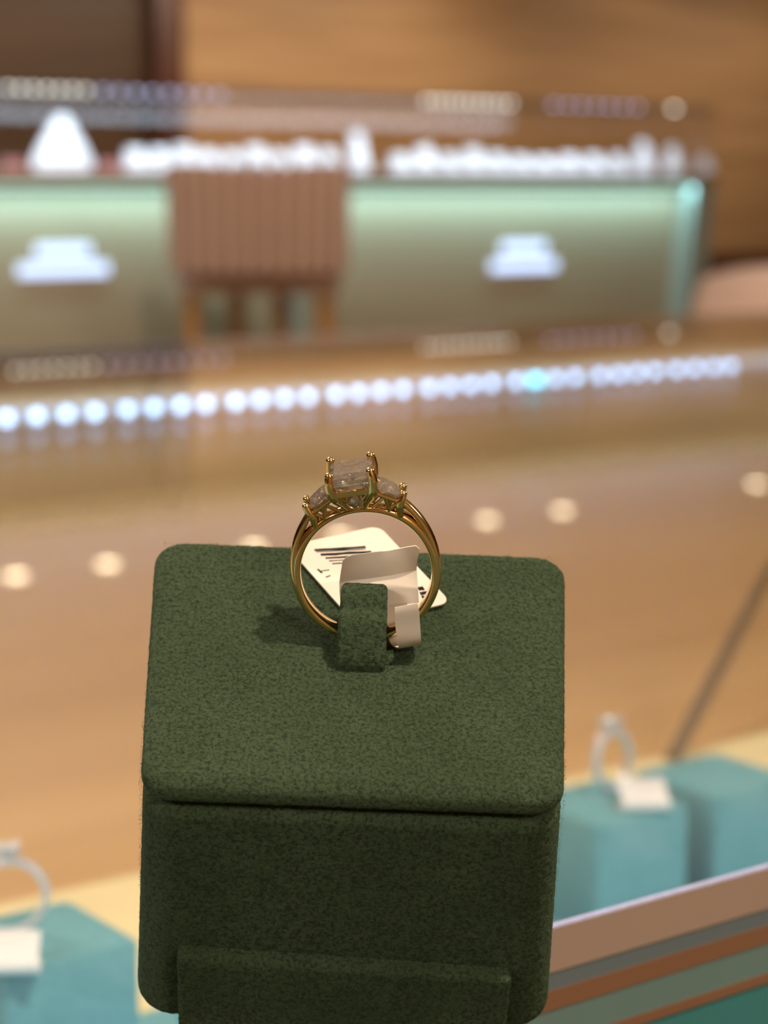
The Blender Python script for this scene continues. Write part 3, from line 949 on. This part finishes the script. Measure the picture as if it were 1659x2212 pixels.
for sg in (-1, 1):                                    # side stones
    tilt = math.radians(33) * sg
    A, B = Vector((sg * 3.35, 0, 12.75)), Vector((sg * 6.3, 0, 10.75))
    mid, ax = (A + B) / 2, (B - A).normalized()
    nrm = Vector((-ax.z * sg, 0, ax.x * sg))
    if nrm.z < 0:
        nrm = -nrm
    def SP(l, y, h):
        return mid + ax * l + Vector((0, y, 0)) + nrm * h
    hl_ = (B - A).length / 2
    lv_ = [(0.55, .7, .55), (0.86, .30, .86), (1.0, .05, 1.0), (1.0, -.10, 1.0), (0.66, -.95, .66), (0.15, -1.75, .2)]
    V = []
    for (q, h, qy) in lv_:
        for (l, y) in ((-1, -2.35), (0.5, -1.75), (1.0, -1.2), (1.0, 1.2), (0.5, 1.75), (-1, 2.35)):
            V.append(SP(l * hl_ * q, y * qy, h))
    Fc = [tuple(range(6)), tuple(range(30, 36))]
    for i in range(5):
        for k in range(6):
            a, b_, c, d = i * 6 + k, i * 6 + (k + 1) % 6, (i + 1) * 6 + (k + 1) % 6, (i + 1) * 6 + k
            Fc += [(a, b_, c), (a, c, d)]
    so = mesh('side_stone', V, Fc, M['gem'], ring)
    so.data.materials.append(M['gem_p'])
    for p in so.data.polygons:
        if (p.center - mid).dot(nrm) < -.05:
            p.material_index = 1
    for sy in (-1, 1):
        p0 = SP(hl_ + .10, sy * 1.45, .55)
        base = pol(9.8, sg * math.radians(37), sy * .9)
        q0 = SP(hl_ + .30, sy * 1.62, -.95)
        pg = tube('prong', [base, base.lerp(q0, .35), base.lerp(q0, .7) + nrm * -.05, q0, SP(hl_ + .30, sy * 1.60, -.35), SP(hl_ + .22, sy * 1.53, .2), p0], .42, G, ring, 10, radii=[.46, .50, .54, .58, .57, .55, .53])
        ball('prong_tip', p0, .57, G, pg)
        # rail along the long side, and a triangle of struts down to the band
        r0, r1 = SP(-hl_, sy * 2.25, -.75), SP(hl_, sy * 1.45, -.75)
        tube('gallery_rail', [r0, r0.lerp(r1, .5), r1], .36, G, ring, 8)
        q = r0.lerp(r1, .42)
        tube('strut', [q, pol(9.95, sg * math.radians(27), sy * 1.0)], .30, G, ring, 8)
        tube('strut', [pol(9.95, sg * math.radians(26), sy * 1.0), r1], .28, G, ring, 8)
        tube('strut', [pol(9.95, sg * math.radians(13), sy * 1.0), q], .26, G, ring, 8)
    r1a, r1b = SP(hl_ + .05, -1.4, -.6), SP(hl_ + .05, 1.4, -.6)
    tube('gallery_rail', [r1a, r1a.lerp(r1b, .5), r1b], .30, G, ring, 8)

# ------------------------------------------------------------------ suede loop that holds the ring
hs = 0.0033
f0 = lp(778, 1438)
u0 = f0.x
top = vp(783, 1280, f0.y + 0.0060)
ctr = [(f0.y, -0.0012), (f0.y - .0003, .0010), (f0.y + .0008, .0034), (f0.y + .0024, .0060), (f0.y + 0.0040, top.z - .0018), (f0.y + 0.0052, top.z - .0004), (f0.y + .0064, top.z),
       (f0.y + .0078, top.z - .0014), (f0.y + .0086, top.z - .0042), (f0.y + .0088, .0035), (f0.y + .0088, -.0010)]
# smooth the centre line
def smooth_line(C, n=5):
    out = []
    for i in range(len(C) - 1):
        p0, p1, p2, p3 = C[max(i - 1, 0)], C[i], C[i + 1], C[min(i + 2, len(C) - 1)]
        for k in range(n):
            t = k / n
            out.append(tuple(0.5 * ((2 * b) + (-a + c) * t + (2 * a - 5 * b + 4 * c - d) * t * t + (-a + 3 * b - 3 * c + d) * t ** 3) for a, b, c, d in zip(p0, p1, p2, p3)))
    out.append(C[-1])
    return out
cl = smooth_line(ctr)
P = [Vector((u0 + 0.0003 * (i / len(cl)), y, z_)) for i, (y, z_) in enumerate(cl)]
def lfr(i):
    t = (P[min(i + 1, len(P) - 1)] - P[max(i - 1, 0)]).normalized()
    return Vector((1, 0, 0)), t.cross(Vector((1, 0, 0))).normalized()
th = 0.0009
lprof = [(-hs + .0004, -th), (hs - .0004, -th), (hs, -th * .4), (hs, th * .4), (hs - .0004, th), (-hs + .0004, th), (-hs, th * .4), (-hs, -th * .4)]
rlp = sweep('ring_loop', P, lprof, lfr, M['suede'], gbox, smooth=60, scales=[(1.05 - .10 * min(1, i / 30), 1) for i in range(len(P))])
relief(rlp, 0.00025, 0.00024)

# loose fibres of the nap: tiny slivers over lid, front and panel
V, Fc = [], []
rng = random.Random(9)
def fibre(p, nrm_, t1, t2):
    a = rng.uniform(0, 2 * math.pi)
    d = (t1 * math.cos(a) + t2 * math.sin(a) + nrm_ * rng.uniform(0.05, 0.8)).normalized()
    sd = d.cross(nrm_).normalized() * rng.uniform(.00002, .000035)
    L_ = rng.uniform(.0002, .0006)
    i = len(V)
    V.extend([p - sd, p + sd, p + d * L_])
    Fc.append((i, i + 1, i + 2))
X_, Y_, Z_ = Vector((1, 0, 0)), Vector((0, 1, 0)), Vector((0, 0, 1))
for k in range(26000):
    v = rng.uniform(.001, BD - .001)
    hw = (WF + (WB - WF) * v / BD) / 2 - .001
    fibre(Vector((rng.uniform(-hw, hw), v, .00002)), Z_, X_, Y_)
for k in range(24000):
    w_ = rng.uniform(-BH + .004, -LT - .002)
    hw = (WF + (WBT - WF) * (w_ / -BH)) / 2 - .003
    x = rng.uniform(-hw, hw)
    on_panel = pl < x < pr and w_ < ptop - .001
    fibre(Vector((x, -.0025 if on_panel else -.00025, w_)), -Y_, X_, Z_)
for k in range(9000):
    sg = rng.choice((-1, 1))
    v, w_ = rng.uniform(.004, BD - .004), rng.uniform(-BH + .004, -.002)
    hw = (WF + (WB - WF) * v / BD + (WBT - WF) * (w_ / -BH) * .8) / 2
    fibre(Vector((sg * hw, v, w_)), X_ * sg, Y_, Z_)
nap = bpy.data.meshes.new('suede_nap')
nap.from_pydata([tuple(v) for v in V], [], Fc)
link('suede_nap', nap, M['suede'], gbox)['kind'] = 'stuff'

# ------------------------------------------------------------------ price tag on the ring
tagr = empty('price_tag', mat4=BM @ Matrix.Translation(lp(800, 1330)))
tag(tagr, 'white folded paper price tag looped around the gold ring', 'tag')
TI = tagr.matrix_world.inverted() @ BM
def sheet(name, grid, th_, mat, parent, smooth=40):
    """thin sheet through a grid of box-space points (rows x cols)"""
    R_, C_ = len(grid), len(grid[0])
    G_ = [[TI @ Vector(p) for p in row] for row in grid]
    N_ = []
    for i in range(R_):
        for j in range(C_):
            a = G_[min(i + 1, R_ - 1)][j] - G_[max(i - 1, 0)][j]
            b = G_[i][min(j + 1, C_ - 1)] - G_[i][max(j - 1, 0)]
            N_.append(a.cross(b).normalized())
    V = [G_[i][j] + N_[i * C_ + j] * th_ / 2 for i in range(R_) for j in range(C_)] + [G_[i][j] - N_[i * C_ + j] * th_ / 2 for i in range(R_) for j in range(C_)]
    o = R_ * C_
    Fc = []
    for i in range(R_ - 1):
        for j in range(C_ - 1):
            a = i * C_ + j
            Fc += [(a, a + 1, a + C_ + 1, a + C_), (o + a, o + a + C_, o + a + C_ + 1, o + a + 1)]
    for i in range(R_ - 1):
        for j in (0, C_ - 1):
            a = i * C_ + j
            Fc.append((a, a + C_, o + a + C_, o + a))
    for j in range(C_ - 1):
        for i in (0, R_ - 1):
            a = i * C_ + j
            Fc.append((a, a + 1, o + a + 1, o + a))
    return mesh(name, V, Fc, mat, parent, smooth)
# card lying behind the ring
cD, cC = lp(770, 1351, .0006), lp(974, 1302, .0008)
best = None
for k in range(60):
    h = .0005 + .0003 * k
    cA = lp(620, 1181, h)
    dt = abs((cA - cD).normalized().dot((cC - cD).normalized()))
    if best is None or dt < best[0]:
        best = (dt, cA)
cA = best[1]
cB = cA + cC - cD
cn = (cC - cD).cross(cA - cD).normalized()
def card_pt(a, b, off=0.0):
    return cD + (cC - cD) * a + (cA - cD) * b + cn * off
la_, lb_ = (cC - cD).length, (cA - cD).length
out = []
for (x, y) in rrect(la_ / 2, la_ / 2, 0, lb_, 0.0016, 5):
    out.append((x + la_ / 2, y))
def flat_poly(name, pts, th_, mat, parent, off=0.0):
    """pts: card coordinates in metres"""
    n = len(pts)
    V = [TI @ card_pt(x / la_, y / lb_, off + o) for o in (-th_ / 2, th_ / 2) for x, y in pts]
    Fc = [tuple(range(n)), tuple(range(n, 2 * n))] + [(k, (k + 1) % n, n + (k + 1) % n, n + k) for k in range(n)]
    return mesh(name, V, Fc, mat, parent)
card = flat_poly('card', out, .00022, M['paper'], tagr)
def card_uv(px, py):
    p = BI @ hit(px, py, BM @ cD, BM.to_3x3() @ cn)
    d = p - cD
    return d.dot((cC - cD).normalized()), d.dot((cA - cD).normalized())
def bar_print(p0, p1, wpx):
    a, b = Vector(card_uv(*p0)), Vector(card_uv(*p1))
    d = (b - a).normalized()
    q = Vector((-d.y, d.x)) * wpx / 15.5 / 1000 * .8
    n = 7
    up = [a.lerp(b, k / n) + q * random.uniform(.75, 1.15) for k in range(n + 1)]
    dn = [a.lerp(b, k / n) - q * random.uniform(.75, 1.15) for k in range(n, -1, -1)]
    flat_poly('printed_line', [tuple(p) for p in up + dn], .00004, M['ink'], card, .00013)
for (p0, p1, wp) in (((717, 1170), (816, 1154), 5.5), ((720, 1174), (815, 1159), 1.8), ((727, 1180.5), (825, 1164.5), 6.0), ((735, 1188), (832, 1172), 4.2), ((741, 1194.5), (843, 1177.5), 2.4), ((746, 1201), (845, 1184), 2.4),
                     ((901, 1250), (912, 1247), 8), ((903, 1261), (921, 1257), 7), ((905, 1270), (923, 1267), 6), ((906, 1281), (922, 1277), 7), ((907, 1290), (921, 1286), 5), ((716, 1217), (723, 1226), 3.0), ((723, 1221), (738, 1217), 1.6), ((729, 1236), (738, 1231), 2)):
    bar_print(p0, p1, wp)
# folded flap with the plain half standing up
vr = rb.y
def g_line(px0, py0, px1, py1, v0, v1, n):
    return [vp(px0 + (px1 - px0) * k / n, py0 + (py1 - py0) * k / n, v0 + (v1 - v0) * k / n) for k in range(n + 1)]
v_c = vr + 0.0062
top_row = [vp(747, 1204, v_c + .0004), vp(760, 1199, v_c + .0004), vp(800, 1193.5, v_c + .0005), vp(840, 1189, v_c + .0006), vp(876, 1182, v_c + .0006), vp(898, 1178.5, v_c + .0006)]
mid0 = [vp(740, 1212, v_c + .0003), vp(755, 1209, v_c + .0003), vp(800, 1205, v_c + .0003), vp(840, 1199, v_c + .0004), vp(880, 1192, v_c + .0004), vp(907, 1186, v_c + .0005)]
mid1 = [vp(736, 1236, v_c + .0001), vp(755, 1233, v_c), vp(800, 1229, v_c), vp(840, 1222, v_c), vp(875, 1216, v_c), vp(901, 1210, v_c + .0002)]
crs = [vp(733, 1258, v_c), vp(755, 1254, v_c), vp(800, 1249, v_c), vp(840, 1243, v_c), vp(870, 1237, v_c), vp(900, 1231, v_c)]
sheet('upper_flap', [top_row, mid0, mid1, crs], .00020, M['paper'], tagr, 50)
v_d = vr + 0.0030
lower = [crs, [vp(734, 1282, v_c - .0012), vp(756, 1280, v_c - .0012), vp(801, 1276, v_c - .0012), vp(840, 1270, v_c - .0012), vp(872, 1266, v_c - .0012), vp(902, 1262, v_c - .0012)],
         [vp(736, 1314, v_d), vp(758, 1313, v_d), vp(802, 1311, v_d), vp(841, 1308, v_d), vp(874, 1305, v_d), vp(905, 1302, v_d)]]
sheet('lower_flap', lower, .00020, M['paper'], tagr, 50)
# the narrow strip that loops under the band and comes up in front
v_f = vr - 0.0022
stripc = [((836, 1306), (880, 1302), v_d), ((836, 1340), (880, 1338), v_d - .0006), ((838, 1372), (884, 1368), v_d - .0014), ((845, 1392), (895, 1386), v_d - .0026), ((858, 1400), (907, 1392), v_f + .0008),
          ((861, 1397), (909.5, 1387), v_f - .0002), ((858, 1380), (909, 1376), v_f - .0006), ((854, 1350), (907, 1345), v_f - .0002), ((853, 1325), (905, 1318), v_f), ((853, 1312), (902, 1303), v_f + .0003)]
ln = [tuple(list(a) + list(b) + [v]) for a, b, v in stripc]
ln = smooth_line(ln, 3)
grid = []
for (ax_, ay, bx_, by, v) in ln:
    grid.append([vp(ax_ + (bx_ - ax_) * k / 3, ay + (by - ay) * k / 3, v) for k in range(4)])
sheet('loop_strip', grid, .00018, M['paper'], tagr, 60)
